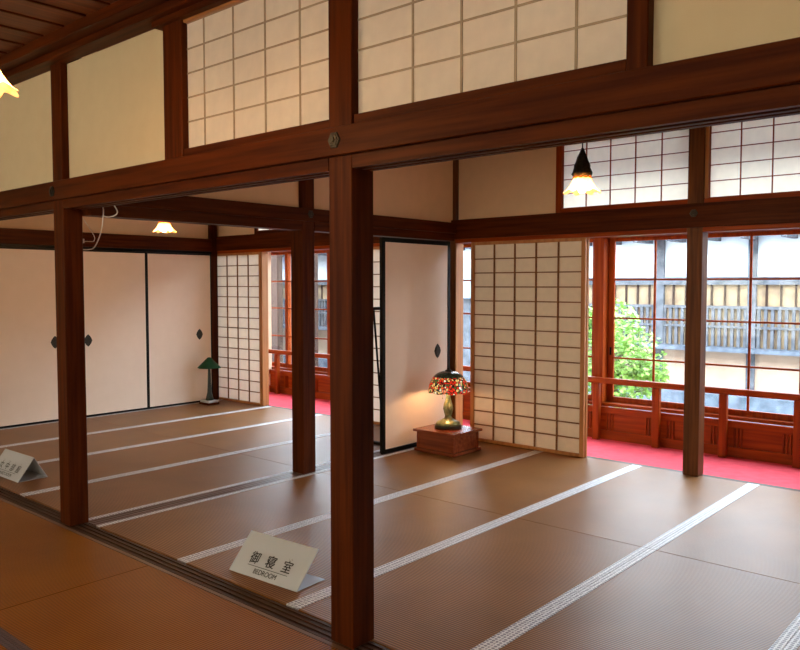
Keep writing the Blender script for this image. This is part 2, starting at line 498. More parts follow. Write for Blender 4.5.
# ------------------------------------------------------------ beams
def hexcover(x, y, z, ax, parent, r=0.037):
    b = NB()
    for rr, h0, h1 in ((r, 0, 0.006), (r * .72, 0.006, 0.010), (r * .35, 0.010, 0.016)):
        c = bmesh.ops.create_cone(b, cap_ends=True, segments=6, radius1=rr, radius2=rr * .9, depth=h1 - h0)
        for v in c['verts']:
            px_, py_, pz_ = v.co
            d = (h0 + h1) / 2 + pz_
            if ax == 0: v.co = Vector((x + py_, y - d, z + px_))
            else: v.co = Vector((x + d, y + py_, z + px_))
    return obj('nail_cover', b, 'bronze', parent)

t = thing('lintel_beam', (-3.3, 2.27, 2.035), 'long front lintel beam with bronze hexagonal nail covers', 'beam')
b = NB(); box(b, XL + .03, XR, 2.255, 2.284, 2.088, 2.205, .003); obj('face_board', b, 'dark_x', t)
hexcover(-2.335, 2.255, 2.150, 0, t); hexcover(-4.895, 2.255, 2.143, 0, t)
# grooved head rail under it, in runs between the posts
b = NB()
for x0, x1 in ((XL + .03, -4.95), (-4.813, -2.404), (-2.262, XR)):
    box(b, x0, x1, 2.286, 2.41, 2.042, 2.12)
    for y0, y1 in ((2.286, 2.308), (2.340, 2.362), (2.386, 2.41)):
        box(b, x0, x1, y0, y1, 2.033, 2.042)
obj('head_rail', b, 'dark_x', t)
# sill strips below the transoms
for lab, x0, x1 in (('narrow sill under the left paper transom on the front lintel', -3.488, -2.404), ('narrow sill under the right paper transom on the front lintel', -2.262, -1.077)):
    b = NB(); box(b, x0, x1, 2.295, 2.40, 2.207, 2.252, .002)
    tag(obj('transom_sill', b, 'dark_x'), lab, 'sill')
for lab, x0, x1 in (('narrow head rail above the left paper transom', -3.488, -2.404), ('narrow head rail above the right paper transom', -2.262, -1.077)):
    b = NB(); box(b, x0, x1, 2.30, 2.40, 2.892, 2.935, .002)
    tag(obj('transom_head', b, 'light_x'), lab, 'rail')  # paler wood paints the light falling on this rail
# cornice of the near room
b = NB()
box(b, XL, XR, 2.215, 2.33, 2.937, ZC - .001, .004); box(b, XL, XR, 2.13, 2.215, 2.975, ZC - .001, .004)
struct('trim_6', b, 'dark_x', 'stepped dark cornice between the front plaster and the ceiling')
b = NB(); box(b, -3.72, -2.41, 2.26, 2.33, 2.905, 2.9365, .002); struct('trim_6', b, 'dark_x', 'lower step of the cornice over the paper transom')
b = NB()
x = XL + .2
while x < XR:
    box(b, x - .006, x + .006, -3.5, 2.128, ZC - .010, ZC - .0005)
    x += .262
obj('board_seams', b, 'dark_y', bpy.data.objects['ceiling'])

t = thing('cross_beam', (-4.78, 4.3, 1.99), 'beam across the far rooms from the left post over the middle post to the veranda', 'beam')
b = NB(); box(b, -4.716, -4.69, 2.42, 6.215, 2.068, 2.172, .003); obj('face_board', b, 'dark_y', t)
hexcover(-4.69, 4.262, 2.125, 1, t, .034)
b = NB()
for y0, y1 in ((2.415, 4.193), (4.332, 6.215)):
    box(b, -4.845, -4.718, y0, y1, 1.995, 2.067)
obj('head_rail', b, 'dark_y', t)
b = NB(); box(b, -4.89, -4.864, 2.42, 6.215, 2.068, 2.172, .003); obj('rear_face_board', b, 'dark_y', t)

t = thing('lintel_beam', (-3.3, 6.23, 1.97), 'long lintel beam over the lattice screens along the veranda', 'beam')
b = NB(); box(b, XL + .03, XR, 6.218, 6.245, 2.012, 2.203, .003); obj('face_board', b, 'dark_x', t)
hexcover(-2.325, 6.218, 2.125, 0, t, .034)
b = NB()
for x0, x1 in ((XL + .03, -4.864), (-4.726, -2.39), (-2.26, XR)):
    box(b, x0, x1, 6.246, 6.372, 1.975, 2.18)
obj('head_rail', b, 'red_x', t)
for lab, x0, x1 in (('thin sill under the veranda transom left of the carpet-edge post', -3.543, -2.39), ('thin sill under the veranda transom right of the carpet-edge post', -2.26, -1.062),
               ('thin sill under the veranda transom of the left room', -7.93, -6.762)):
    b = NB(); box(b, x0, x1, 6.262, 6.35, 2.2035, 2.242, .002)
    tag(obj('transom_sill', b, 'red_x' if x0 > -4 else 'dark_x'), lab, 'sill')

t = thing('far_lintel_beam', (-8.75, 4.3, 1.97), 'dark lintel beam above the far row of cream sliding doors', 'beam')
b = NB(); box(b, XL + .045, -8.69, 2.42, 6.128, 2.0, 2.165, .003); obj('face_board', b, 'dark_y', t)
b = NB(); box(b, XL + .045, -8.70, 2.42, 6.128, 1.965, 1.999); obj('head_rail', b, 'black_y', t)

# ------------------------------------------------------------ lattice screens and transoms
def lattice_screen(name, label, cat, x0, x1, y, z0, z1, cols, rows, stile=0.04, rail=0.04, bar=0.011, mat='light', paper='paper', paper_front=False, group=None, T=0.028, gx=None, gz=None, fmat=None):
    t = thing(name, ((x0 + x1) / 2, y + T / 2, z0), label, cat, group)
    b = NB()
    if stile > 0:
        box(b, x0, x0 + stile, y, y + T, z0, z1, .002); box(b, x1 - stile, x1, y, y + T, z0, z1, .002)
        box(b, x0 + stile, x1 - stile, y, y + T, z0, z0 + rail, .002); box(b, x0 + stile, x1 - stile, y, y + T, z1 - rail, z1, .002)
        obj('frame', b, M[(fmat or mat) + '_z'], t)  # fmat: paler wood paints the window light on the stiles
    else:
        box(b, x0, x1, y, y + T, z0, z0 + rail); obj('rail', b, M[mat + '_x'], t)
        b = NB(); box(b, x0, x1, y, y + T, z1 - rail, z1); obj('rail', b, M[mat + '_x'], t)
    a0, a1 = gx or (x0 + stile, x1 - stile)
    bt = .012 if not paper_front else .0035
    c0, c1 = gz or (z0 + rail, z1 - rail)
    b = NB()
    yb = y + .003 if not paper_front else y + .0
    for i in range(1, cols):
        x = a0 + (a1 - a0) * i / cols
        box(b, x - bar / 2, x + bar / 2, yb, yb + bt, z0 + rail, z1 - rail)
    for j in range(1, rows):
        z = c0 + (c1 - c0) * j / rows
        box(b, x0 + stile, x1 - stile, yb + .0002, yb + bt - .0002, z - bar * .42, z + bar * .42)
    obj('lattice', b, M[mat + '_x'], t)
    b = NB()
    yp = y + .0165 if not paper_front else y + .004
    vs = [b.verts.new(p) for p in ((x0 + stile, yp, z0 + rail), (x1 - stile, yp, z0 + rail), (x1 - stile, yp, z1 - rail), (x0 + stile, yp, z1 - rail))]
    b.faces.new(vs)
    obj('paper', b, M[paper], t)
    return t
lattice_screen('lattice_screen', 'front paper lattice screen right of the table lamp, its side edge lit by the window', 'screen', -4.535, -3.285, 6.247, 0.0035, 1.974, 5, 14, .042, .03, .0135, 'mid', fmat='light')
lattice_screen('lattice_screen', 'second paper lattice screen slid directly behind the one beside the table lamp', 'screen', -4.53, -3.280, 6.284, 0.0035, 1.974, 5, 14, .042, .03, .0135, 'mid', fmat='light')
lattice_screen('lattice_screen', 'paper lattice screen in the far corner behind the green-shaded lamp', 'screen', -8.80, -7.83, 6.247, 0.0035, 1.974, 4, 14, .035, .03, .0135, 'mid', fmat='light')
lattice_screen('lattice_screen', 'paper lattice screen half hidden behind the open cream sliding door', 'screen', -6.02, -4.92, 6.247, 0.0035, 1.974, 4, 14, .035, .03, .0135, 'mid', fmat='light')
lattice_screen('paper_transom', 'left paper transom on the front lintel, between short post and nearest post', 'transom', -3.487, -2.405, 2.320, 2.254, 2.891, 5, 5, 0.0, 0.002, .0095, 'pale', 'paper_front', True, None, .02, (-3.58, -2.38), (2.27, 2.885))
lattice_screen('paper_transom', 'right paper transom on the front lintel, right of the nearest post', 'transom', -2.262, -1.078, 2.320, 2.254, 2.891, 5, 5, 0.0, 0.002, .0095, 'pale', 'paper_front', True, None, .02, (-2.2, -1.03), (2.27, 2.885))
lattice_screen('paper_transom', 'bright paper transom behind the hanging lamp, over the veranda opening', 'transom', -3.543, -2.390, 6.282, 2.244, 2.888, 5, 5, .006, .006, .008, 'red', 'paper_hi')
lattice_screen('paper_transom', 'bright paper transom at the top right, right of the carpet-edge post', 'transom', -2.232, -1.062, 6.282, 2.244, 2.888, 5, 5, .006, .006, .008, 'red', 'paper_hi')
lattice_screen('paper_transom', 'paper transom glimpsed above the veranda opening of the left room', 'transom', -7.928, -6.762, 6.282, 2.244, 2.888, 5, 5, .006, .006, .008, 'red', 'paper_hi')
b = NB(); box(b, -2.2595, -2.233, 6.262, 6.35, 2.244, 2.888, .002)
tag(obj('transom_jamb', b, 'light_z'), 'pale jamb strip between the carpet-edge post and the right bright transom', 'jamb')

# ------------------------------------------------------------ sliding doors (fusuma)
def fusuma(label, x, y0, y1, z0, z1, pull_y=None, fr=.028, ps=1.0, group=None, pull_z=0.905, right_edge=None):
    t = thing('sliding_door', (x, (y0 + y1) / 2, z0), label, 'sliding door', group)
    T = .026
    b = NB()
    box(b, x - T, x, y0, y0 + fr, z0, z1, .002); box(b, x - T, x, y1 - fr, y1, z0, z1, .002)
    box(b, x - T, x, y0 + fr, y1 - fr, z0, z0 + fr, .002); box(b, x - T, x, y0 + fr, y1 - fr, z1 - fr, z1, .002)
    obj('frame', b, 'black_z', t)
    b = NB(); box(b, x - T + .004, x - .004, y0 + fr, y1 - fr, z0 + fr, z1 - fr)
    pan_ = obj('panel', b, 'fusuma', t)
    if pull_y is not None:
        b = NB()
        for s, d in ((1.0, .003), (.68, .006)):
            vs = []
            for k in range(12):
                a = 2 * PI * k / 12
                q = 1.0 if k % 3 == 0 else (.72 if ps < 1.1 else .86)
                vs.append(Vector((0, .040 * s * ps * q * math.cos(a), .058 * ps * s * q * math.sin(a))))
            f0 = [b.verts.new(v + Vector((x - .004, pull_y, pull_z))) for v in vs]
            f1 = [b.verts.new(v + Vector((x - .004 + d, pull_y, pull_z))) for v in vs]
            b.faces.new(f1); b.faces.new(f0[::-1])
            for k in range(12):
                b.faces.new((f0[k], f0[(k + 1) % 12], f1[(k + 1) % 12], f1[k]))
        obj('door_pull', b, 'bronze', pan_)
    return t
fusuma('cream sliding door next to the far corner, beside the green-shaded lamp', -8.70, 5.165, 6.12, .008, 1.963, 5.925, .018, 1.25)
fusuma('cream sliding door in the far row with its pull just right of the left post', -8.70, 4.20, 5.163, .008, 1.963, 4.395, .018, 1.25)
fusuma('cream sliding door in the far row with its pull just left of the left post', -8.70, 3.235, 4.198, .008, 1.963, 4.005, .018, 1.25)
fusuma('leftmost cream sliding door of the far row, cut by the photo edge', -8.70, 2.43, 3.233, .008, 1.963, None, .018)
fusuma('open cream black-framed sliding door left of the stained-glass lamp', -4.725, 5.158, 6.165, .004, 1.985, 5.965, .042, 1.25)
fusuma('second cream sliding door tucked behind the open one', -4.765, 5.19, 6.175, .004, 1.985, None, .034)

# ------------------------------------------------------------ tatami mats
def mat_piece(label, x0, x1, y0, y1, long_axis, near=False, bw=.043, sides=(0, 1)):
    g = .0015
    x0 += g; x1 -= g; y0 += g; y1 -= g
    t = thing('tatami_mat', ((x0 + x1) / 2, (y0 + y1) / 2, -0.06), label, 'tatami mat', 'tatami mats')
    b = NB(); box(b, x0, x1, y0, y1, -0.06, 0.0, .002)
    obj('rush_cover', b, 'tatami_side' if near else 'tatami', t)
    for s in sides:
        b = NB()
        if long_axis == 1:
            a = x0 if s == 0 else x1 - bw
            box(b, a, a + bw, y0, y1, -0.055, 0.0022)
        else:
            a = y0 if s == 0 else y1 - bw
            box(b, x0, x1, a, a + bw, -0.055, 0.0022)
        obj('cloth_border', b, 'border_dark' if near else 'border', t)
RX = [-4.712, -3.742, -2.80, -1.847, -0.893, 0.06, 1.01, 2.0]
names = ['first from the middle sill', 'second from the middle sill', 'third from the middle sill', 'fourth from the middle sill', 'fifth from the middle sill', 'sixth from the middle sill', 'last by the right wall']
for i in range(len(RX) - 1):
    mat_piece('right room tatami, row by the front sill, ' + names[i], RX[i], RX[i + 1], 2.408, 4.34, 1)
    mat_piece('right room tatami, row by the red carpet, ' + names[i], RX[i], RX[i + 1], 4.34, 6.31 if i > 0 else 6.245, 1)
LX = [-8.695, -7.735, -6.79, -5.82, -4.858]
ln = ['against the far sliding doors', 'second from the far sliding doors', 'third from the far sliding doors', 'beside the sill between the rooms']
for i in range(4):
    mat_piece('left room tatami, row by the front sill, ' + ln[i], LX[i], LX[i + 1], 2.408, 4.34, 1)
    mat_piece('left room tatami, row by the veranda, ' + ln[i], LX[i], LX[i + 1], 4.34, 6.31 if i < 3 else 6.245, 1)
NX = [-8.75, -7.68, -5.75, -3.82, -1.89, 0.04, 2.15]
wn_ = ['at the far left end', 'second from the left', 'left of the seam', 'right of the seam', 'under the nearest post', 'last on the right']
for i in range(6):
    mat_piece('near room tatami along the grooved front sill, ' + wn_[i], NX[i], NX[i + 1], 1.355, 2.252, 0, True, .032, (0,))
NX2 = [-8.75, -6.7, -4.78, -2.85, -0.92, 2.15]
w2 = ['leftmost', 'second from left', 'bottom left of photo', 'in front of the viewer', 'rightmost']
for j in range(5):
    for i in range(5):
        if j > 0 and False: break
        mat_piece('near room tatami, row %s from the front sill, %s' % (['two', 'three', 'four', 'five', 'six'][j], w2[i]), NX2[i], NX2[i + 1], 1.355 - .955 * (j + 1), 1.355 - .955 * j, 0, True, .032)

# ============================================================ VERANDA: windows and railing
def sash(label, n, x0, x1, y, side):
    t = thing('window_%d' % n, ((x0 + x1) / 2, y + .015, .36), label, 'window', None, 'structure')
    st = .062
    b = NB()
    box(b, x0, x0 + st, y, y + .03, .36, 2.03, .003); box(b, x1 - st, x1, y, y + .03, .36, 2.03, .003)
    box(b, x0 + st, x1 - st, y, y + .03, .36, .415, .003); box(b, x0 + st, x1 - st, y, y + .03, 1.992, 2.03, .003)
    fr_ = obj('window_frame', b, 'red_z', t)
    b = NB()
    xm = (x0 + x1) / 2
    box(b, xm - .010, xm + .010, y + .006, y + .022, .415, 1.992)
    for z in (0.812, 1.218, 1.607):
        box(b, x0 + st, x1 - st, y + .0065, y + .0215, z - .009, z + .009)
    obj('muntins', b, 'red_x', fr_)
    b = NB()
    box(b, x0 + st, x1 - st, y + .0125, y + .0155, .415, 1.992)
    obj('glass_pane', b, 'glass', t)
    xh = x0 + .02 if side == 0 else x1 - .042
    b = NB(); box(b, xh, xh + .022, y - .002, y + .002, .84, .92, .002)
    obj('finger_pull', b, 'black_z', fr_)
PX = [-9.56, -7.59, -5.62, -3.65, -1.68, 0.29]
bl = {0: 'far left end bay', 1: 'bay beside the middle post', 2: 'bay seen through the slit', 3: 'bay in front of the green tree', 4: 'bay at the right edge'}
n = 1
for i in range(5):
    a, c = PX[i] + .05, PX[i + 1] - .05
    m_ = (a + c) / 2
    sash('red-framed veranda window, left sash, ' + bl[i], n, a, m_ + .031, 7.345, 0); n += 1
    sash('red-framed veranda window, right sash, ' + bl[i], n, m_ - .031, c, 7.310, 1); n += 1
    b = NB(); box(b, PX[i] - .06, PX[i] + .048, 7.235, 7.385, -0.05, 2.03, .004)
    tag(obj('window_post', b, 'red_z'), 'red-brown window post left of the ' + bl[i], 'post')
    # unseen transom over the bay, added to brighten the upper veranda
    t = thing('window_%d' % (20 + i), (m_, 7.33, 2.17), 'glazed transom above the veranda windows, ' + bl[i], 'window', None, 'structure')
    b = NB(); box(b, a - .05, c + .05, 7.31, 7.35, 2.17, 2.21); box(b, a - .05, c + .05, 7.31, 7.35, 2.74, 2.78)
    for x in (a - .03, m_, c + .03): box(b, x - .02, x + .02, 7.312, 7.348, 2.21, 2.74)
    obj('window_frame', b, 'red_x', t)
    b = NB(); box(b, a - .01, c + .01, 7.328, 7.332, 2.21, 2.74); obj('glass_pane', b, 'glass', t)
b = NB(); box(b, .29, 2.2, 7.24, 7.38, -.05, 2.03); struct('wall_outer', b, 'plaster_dim', 'plaster outer wall at the right end of the veranda')
b = NB(); box(b, XL - .62, XR, 7.245, 7.385, .325, .359, .004); struct('trim_7', b, 'red_x', 'red-brown window sill rail along the veranda')
# low panelled wall under the windows, one panel per railing bay
RP = [-3.61 + .6216 * k for k in range(-9, 7)]
b = NB(); box(b, XL - .62, .3, 7.20, 7.235, .262, .324, .002); box(b, XL - .62, .3, 7.20, 7.235, -0.03, .088, .002)
obj_ = struct('baseboard_1', b, 'red_x', 'red-brown rails of the low panelled wall under the veranda windows')
b = NB(); box(b, XL - .62, .3, 7.222, 7.233, .088, .262); obj('recessed_panel', b, 'red_x', obj_)
for x in RP:
    b = NB()
    for s in (-1, 1):
        for d in (.075, .105, .135):
            if XL - .6 < x + s * d < .28:
                box(b, x + s * d - .007, x + s * d + .007, 7.206, 7.222, .088, .262)
    if len(b.verts): obj('batten', b, 'red_z', obj_)
    else: b.free()
t = thing('veranda_railing', (-4, 7.12, 0), 'low red-brown wooden railing in front of the veranda windows', 'railing')
b = NB(); box(b, XL - .5, .4, 7.105, 7.165, .572, .628, .005); obj('handrail', b, 'red_x', t)
for x in RP:
    if x < -9.3: continue
    b = NB(); box(b, x - .034, x + .034, 7.11, 7.165, 0.0, .571, .004)
    obj('railing_post', b, 'red_z', t)
b = NB(); box(b, XL - .5, .4, 7.115, 7.16, .295, .330, .003)
b.free()

# ============================================================ OUTSIDE
b = NB(); box(b, -45, 25, 7.5, 45, -0.8, -0.65); struct('floor_street', b, 'street', 'wet grey stone street outside the veranda windows')
bpy.data.objects['floor_street']['category'] = 'ground'
HY = 14.0
t = thing('townhouse', (-6, HY, -.65), 'old timber townhouse with white plaster band and lattice across the street', 'building')
b = NB(); box(b, -19.5, 9, HY, HY + 4, -.65, .40); obj('earth_wall', b, 'ochre', t)
b = NB(); box(b, -19.5, 9, HY - .5, HY - .002, -.65, -.33); obj('stone_base', b, 'street', t)
b = NB(); box(b, -19.5, 9, HY - .35, HY + .05, .40, .47); obj('pent_roof', b, 'tile', t)
b = NB(); box(b, -19.5, 9, HY + .04, HY + 4, .47, 1.56); obj('board_wall', b, 'slat', t)
b = NB(); box(b, -19.5, 9, HY + .02, HY + 4, 1.70, 2.42); obj('plaster_band', b, 'white', t)
b = NB(); box(b, -19.5, 9, HY - .06, HY + .1, 1.56, 1.70); obj('wall_beam', b, 'greywood', t)
b = NB()
x = -19.4
while x < 9:
    box(b, x, x + .03, HY + .005, HY + .042, 1.18, 1.56); x += .23
obj('wall_battens', b, 'brownwood', t)
b = NB()
x = -19.4
while x < 9:
    box(b, x, x + .05, HY - .02, HY + .03, .47, 1.18); x += .11
box(b, -19.5, 9, HY - .03, HY + .03, .80, .84); box(b, -19.5, 9, HY - .03, HY + .03, 1.14, 1.19)
lt = obj('lattice', b, 'greywood', t)
for x in (-17.5, -15.9, -14.3, -12.6, -10.9, -7.5, -5.82, -4.2, -2.5, -.8, 1.0, 3.0):
    b = NB(); box(b, x - .07, x + .07, HY - .04, HY + .03, -.65, 2.42); obj('wall_post', b, 'greywood', t)
# roof with rafter ends
b = NB()
vs = [(-19.9, HY - .75, 2.40), (9.4, HY - .75, 2.40), (9.4, HY + 3, 4.2), (-19.9, HY + 3, 4.2)]
lo = [b.verts.new(v) for v in vs]; hi = [b.verts.new((v[0], v[1], v[2] + .12)) for v in vs]
b.faces.new(lo[::-1]); b.faces.new(hi)
for k in range(4): b.faces.new((lo[k], lo[(k + 1) % 4], hi[(k + 1) % 4], hi[k]))
obj('roof', b, 'tile', t)
x = -19.7
b = NB()
while x < 9.2:
    box(b, x, x + .08, HY - .70, HY - .0, 2.325, 2.398); x += .62
obj('rafter_ends', b, 'greywood', t)
# wing further left
t = thing('timber_outbuilding', (-17, 12, -.65), 'dark brown timber outbuilding seen through the left room windows', 'building')
b = NB(); box(b, -20, -13.45, 11.2, 11.36, -.65, 2.6); obj('board_wall', b, 'brownwood', t)
b = NB(); box(b, -20.4, -13.0, 10.9, 11.8, 2.6, 2.75); obj('roof', b, 'tile', t)
b = NB(); box(b, -12.46, -12.27, 11.2, 11.36, -.65, 3.4, .01)
tag(obj('gate_post', b, 'brownwood'), 'weathered brown post outside, seen between the middle post and the nearest post', 'post')
t = thing('grey_shed', (-9.3, 12.9, -.65), 'grey tiled shed seen through the veranda slit left of the lattice screen', 'building')
b = NB(); box(b, -9.9, -8.7, 12.3, 13.4, -.65, 1.3); obj('plaster_wall', b, 'greywood', t)
b = NB()
vs = [(-10, 12.1, 1.3), (-8.6, 12.1, 1.3), (-8.6, 13.5, 1.3), (-10, 13.5, 1.3), (-10, 12.8, 2.1), (-8.6, 12.8, 2.1)]
V_ = [b.verts.new(v) for v in vs]
for f in ((0, 1, 5, 4), (2, 3, 4, 5), (0, 4, 3), (1, 2, 5), (0, 3, 2, 1)): b.faces.new([V_[k] for k in f])
obj('roof', b, 'tile', t)

# maple
t = thing('maple_tree', (-4.75, 10, -.65), 'bright green leafy maple outside the window by the carpet-edge post', 'tree')
b = NB()
tube(b, [(-4.75, 10, -.65), (-4.72, 10.02, -.2), (-4.8, 9.98, .2), (-4.76, 10, .8)], [.06, .05, .04, .015], 8)
for k in range(9):
    a = k * 2.4
    z = -.1 + .08 * k
    tube(b, [(-4.76, 10, z), (-4.76 + .25 * math.cos(a), 10 + .25 * math.sin(a), z + .18), (-4.76 + .5 * math.cos(a), 10 + .5 * math.sin(a), z + .28)], [.018, .012, .005], 6)
obj('trunk', b, 'bark', t)
b = NB()
rnd = random.Random(3)
blobs = [(-4.85, 10, .95, .42), (-4.55, 10, .55, .46), (-5.05, 10.1, .45, .45), (-4.6, 9.9, .15, .36), (-5.1, 9.9, 1.0, .25), (-4.3, 10, .35, .27), (-5.3, 10, .1, .38), (-4.8, 9.9, .6, .5)]
for k in range(5200):
    bx, by, bz, br = rnd.choice(blobs)
    while True:
        v = Vector((rnd.uniform(-1, 1), rnd.uniform(-1, 1), rnd.uniform(-1, 1)))
        if v.length < 1: break
    c = Vector((bx, by, bz)) + v * br
    e = Euler((rnd.uniform(-.8, .8), rnd.uniform(-.8, .8), rnd.uniform(0, 6.28)))
    s = rnd.uniform(.028, .048)
    pts = []
    for q in range(10):
        a = 2 * PI * q / 10
        rr = s if q % 2 == 0 else s * .45
        pts.append(b.verts.new(c + e.to_matrix() @ Vector((rr * math.cos(a), rr * math.sin(a), 0))))
    b.faces.new(pts)
obj('foliage', b, 'leaf', t, normals=False)

# ============================================================ OBJECTS
def light_point(loc, power, col, r, parent=None):
    l = bpy.data.lights.new('bulb_light', 'POINT')
    l.energy = power; l.color = col; l.shadow_soft_size = r
    o = bpy.data.objects.new('bulb_light', l)
    COL.objects.link(o)
    if parent is not None:
        o.parent = parent
        o.location = Vector(loc) - Vector(BASE[parent.name])
    else:
        o.location = loc
    return o
WARM = (1.0, 0.56, 0.24)

def frilled_pendant(label, x, y, zb, power, cone=True, ceil=ZC, sc=1.0):
    """hanging lamp: frilled glass skirt with its rim at zb"""
    t = thing('pendant_lamp', (x, y, zb), label, 'lamp')
    def wob(a, u):
        k = max(0, 1 - u * 1.6)
        return 1 + .09 * k * math.cos(a * 8), -.009 * k * math.cos(a * 8) * sc
    b = NB()
    prof = [(.110, 0.0), (.100, .006), (.085, .022), (.068, .045), (.058, .065), (.050, .085)]
    prof = [(r_ * sc, zb + z_ * sc) for r_, z_ in prof]
    lathe(b, prof, x, y, 64, wob, cap=False)
    skirt_ = obj('glass_skirt', b, 'frill', t)
    b = NB()
    lathe(b, [(.052 * sc, zb + .080 * sc), (.050 * sc, zb + .10 * sc), (.044 * sc, zb + .125 * sc), (.036 * sc, zb + .145 * sc)], x, y, 32,
          lambda a, u: (1 + .07 * math.cos(a * 10), 0), cap=False)
    obj('amber_collar', b, 'amber', skirt_)
    top = zb + .145 * sc
    if cone:
        b = NB()
        lathe(b, [(.058, zb + .098), (.056, zb + .12), (.044, zb + .16), (.029, zb + .205), (.014, zb + .245), (.006, zb + .265)], x, y, 30,
              lambda a, u: (1 + .13 * math.cos(a * 7 + u * 12), .012 * (1 - u) * math.cos(a * 7)), cap=True)
        obj('bronze_cone', b, 'bronze', t)
        top = zb + .26
    else:
        b = NB(); lathe(b, [(.037 * sc, top - .005), (.030 * sc, top + .012), (.012, top + .03), (.006, top + .035)], x, y, 24)
        obj('bronze_cap', b, 'bronze', t)
        top += .03
    b = NB(); tube(b, [(x, y, top), (x, y, ceil - .03)], .004, 8); cord_ = obj('cord', b, 'bronze', t)
    b = NB(); lathe(b, [(.045, ceil - .001), (.045, ceil - .012), (.02, ceil - .03)], x, y, 24); obj('ceiling_rose', b, 'bronze', cord_)
    b = NB(); bmesh.ops.create_uvsphere(b, u_segments=16, v_segments=10, radius=.026 * sc)
    for v in b.verts: v.co += Vector((x, y, zb + .018 * sc))
    for f in b.faces: f.smooth = True
    obj('bulb', b, 'bulb', skirt_)
    light_point((x, y, zb - .03 * sc), power, WARM, .03, t)
    return t
frilled_pendant('hanging lamp with dark bronze cone and frilled glass, in front of the bright transom', -2.29, 4.3, 2.118, 20)
frilled_pendant('small hanging lamp with frilled glass glowing in the left room above the far doors', -6.82, 4.25, 2.082, 22, False, ZC, 1.0)
frilled_pendant('frilled glass hanging lamp cut by the left photo edge', -3.045, 1.145, 2.272, 26, False, ZC, 1.15)

# ---- stained-glass table lamp on its stand
cx, cy = -4.40, 5.72
t = thing('lamp_stand', (cx, cy, 0), 'low square red-brown wooden box stand under the stained-glass lamp', 'stand')
SX0, SX1, SY0, SY1 = -4.635, -4.165, 5.495, 5.92
b = NB(); box(b, SX0, SX1, SY0, SY1, 0.0024, .032, .003); obj('plinth', b, 'standwood', t)
b = NB(); box(b, SX0 + .025, SX1 - .025, SY0 + .025, SY1 - .025, .032, .187, .002); obj('body', b, 'standwood', t)
for (x, y) in ((SX0 + .018, SY0 + .018), (SX1 - .046, SY0 + .018), (SX0 + .018, SY1 - .046), (SX1 - .046, SY1 - .046)):
    b = NB(); box(b, x, x + .028, y, y + .028, .032, .187, .002); obj('corner_strip', b, 'standwood', t)
b = NB(); box(b, SX0 - .008, SX1 + .008, SY0 - .008, SY1 + .008, .187, .210, .003); obj('top_board', b, 'standwood', t)
lx, ly, z0 = -4.42, 5.74, .210
t = thing('table_lamp', (lx, ly, z0), 'stained-glass table lamp with red flowers glowing on the low wooden stand', 'lamp')
b = NB(); lathe(b, [(.112, z0), (.128, z0 + .006), (.128, z0 + .022), (.112, z0 + .032)], lx, ly, 40); foot_ = obj('foot', b, 'lampfoot', t)
b = NB()
lathe(b, [(.112, z0 + .028), (.120, z0 + .038), (.106, z0 + .058), (.062, z0 + .076), (.036, z0 + .094), (.029, z0 + .115), (.037, z0 + .140), (.046, z0 + .180), (.041, z0 + .220),
          (.027, z0 + .262), (.020, z0 + .295), (.025, z0 + .325), (.022, z0 + .335)], lx, ly, 60,
      lambda a, u: (1 + .06 * math.cos(a * 12) * (1 if .4 < u < .85 else 0), 0))
base_ = obj('base', b, 'lampbase', t)
foot_.parent = base_
b = NB()
prof = []
R, HH = .190, .205
for k in range(13):
    a = k / 12 * (PI / 2 * .52)
    prof.append((R * math.cos(a) ** .8, z0 + .338 + HH * math.sin(a) * .98))
lathe(b, prof, lx, ly, 64, lambda a, u: (1 + .012 * (1 - u) * math.cos(a * 9), -.004 * (1 - u) * math.cos(a * 9)), cap=False)
shade_ = obj('lamp_shade', b, 'stained', t)
b = NB()
pr2 = []
for k in range(9):
    a = PI / 2 * .52 + k / 8 * (PI / 2 * .46)
    pr2.append((R * math.cos(a) ** .8, z0 + .338 + HH * math.sin(a) * .98))
lathe(b, pr2, lx, ly, 64, cap=False); obj('shade_crown', b, 'stainedtop', shade_)
zt = pr2[-1][1]
b = NB(); lathe(b, [(.035, zt - .004), (.030, zt + .006), (.010, zt + .014), (.013, zt + .024), (.004, zt + .034)], lx, ly, 24); obj('finial', b, 'lampfoot', shade_)
b = NB(); lathe(b, [(.007, z0 + .33), (.007, zt)], lx, ly, 10); obj('stem', b, 'lampfoot', t)
b = NB(); tube(b, [(lx - .03, ly - .05, z0 + .37), (lx - .03, ly - .05, z0 + .285)], .0012, 6)
tube(b, [(lx - .03, ly - .05, z0 + .288), (lx - .03, ly - .05, z0 + .275)], .004, 8); obj('pull_chain', b, 'lampbase', t)
for s in (-1, 1):
    b = NB(); bmesh.ops.create_uvsphere(b, u_segments=14, v_segments=8, radius=.022)
    for v in b.verts: v.co += Vector((lx + s * .05, ly, z0 + .39))
    obj('bulb', b, 'bulb', t)
light_point((lx + .0, ly - .035, z0 + .37), 5.5, (1.0, .60, .28), .025, t)

# ---- green-shaded lamp in the far corner
gx_, gy_ = -8.46, 5.90
t = thing('corner_lamp', (gx_, gy_, 0), 'small green-shaded lamp on a flat base in the far left corner', 'lamp')
b = NB(); box(b, gx_ - .12, gx_ + .09, gy_ - .08, gy_ + .09, 0.0024, .03, .003); obj('wooden_base', b, 'dark_x', t)
b = NB(); box(b, gx_ - .11, gx_ + .08, gy_ - .07, gy_ + .08, .03, .06, .003); obj('white_plinth', b, 'card', t)
b = NB(); lathe(b, [(.052, .06), (.044, .10), (.028, .16), (.022, .30), (.020, .40), (.016, .50), (.012, .56)], gx_, gy_, 20); obj('stem', b, 'greenpost', t)
b = NB(); lathe(b, [(.152, .478), (.150, .486), (.10, .535), (.05, .585), (.018, .615)], gx_, gy_, 8); obj('lamp_shade', b, 'green', t)

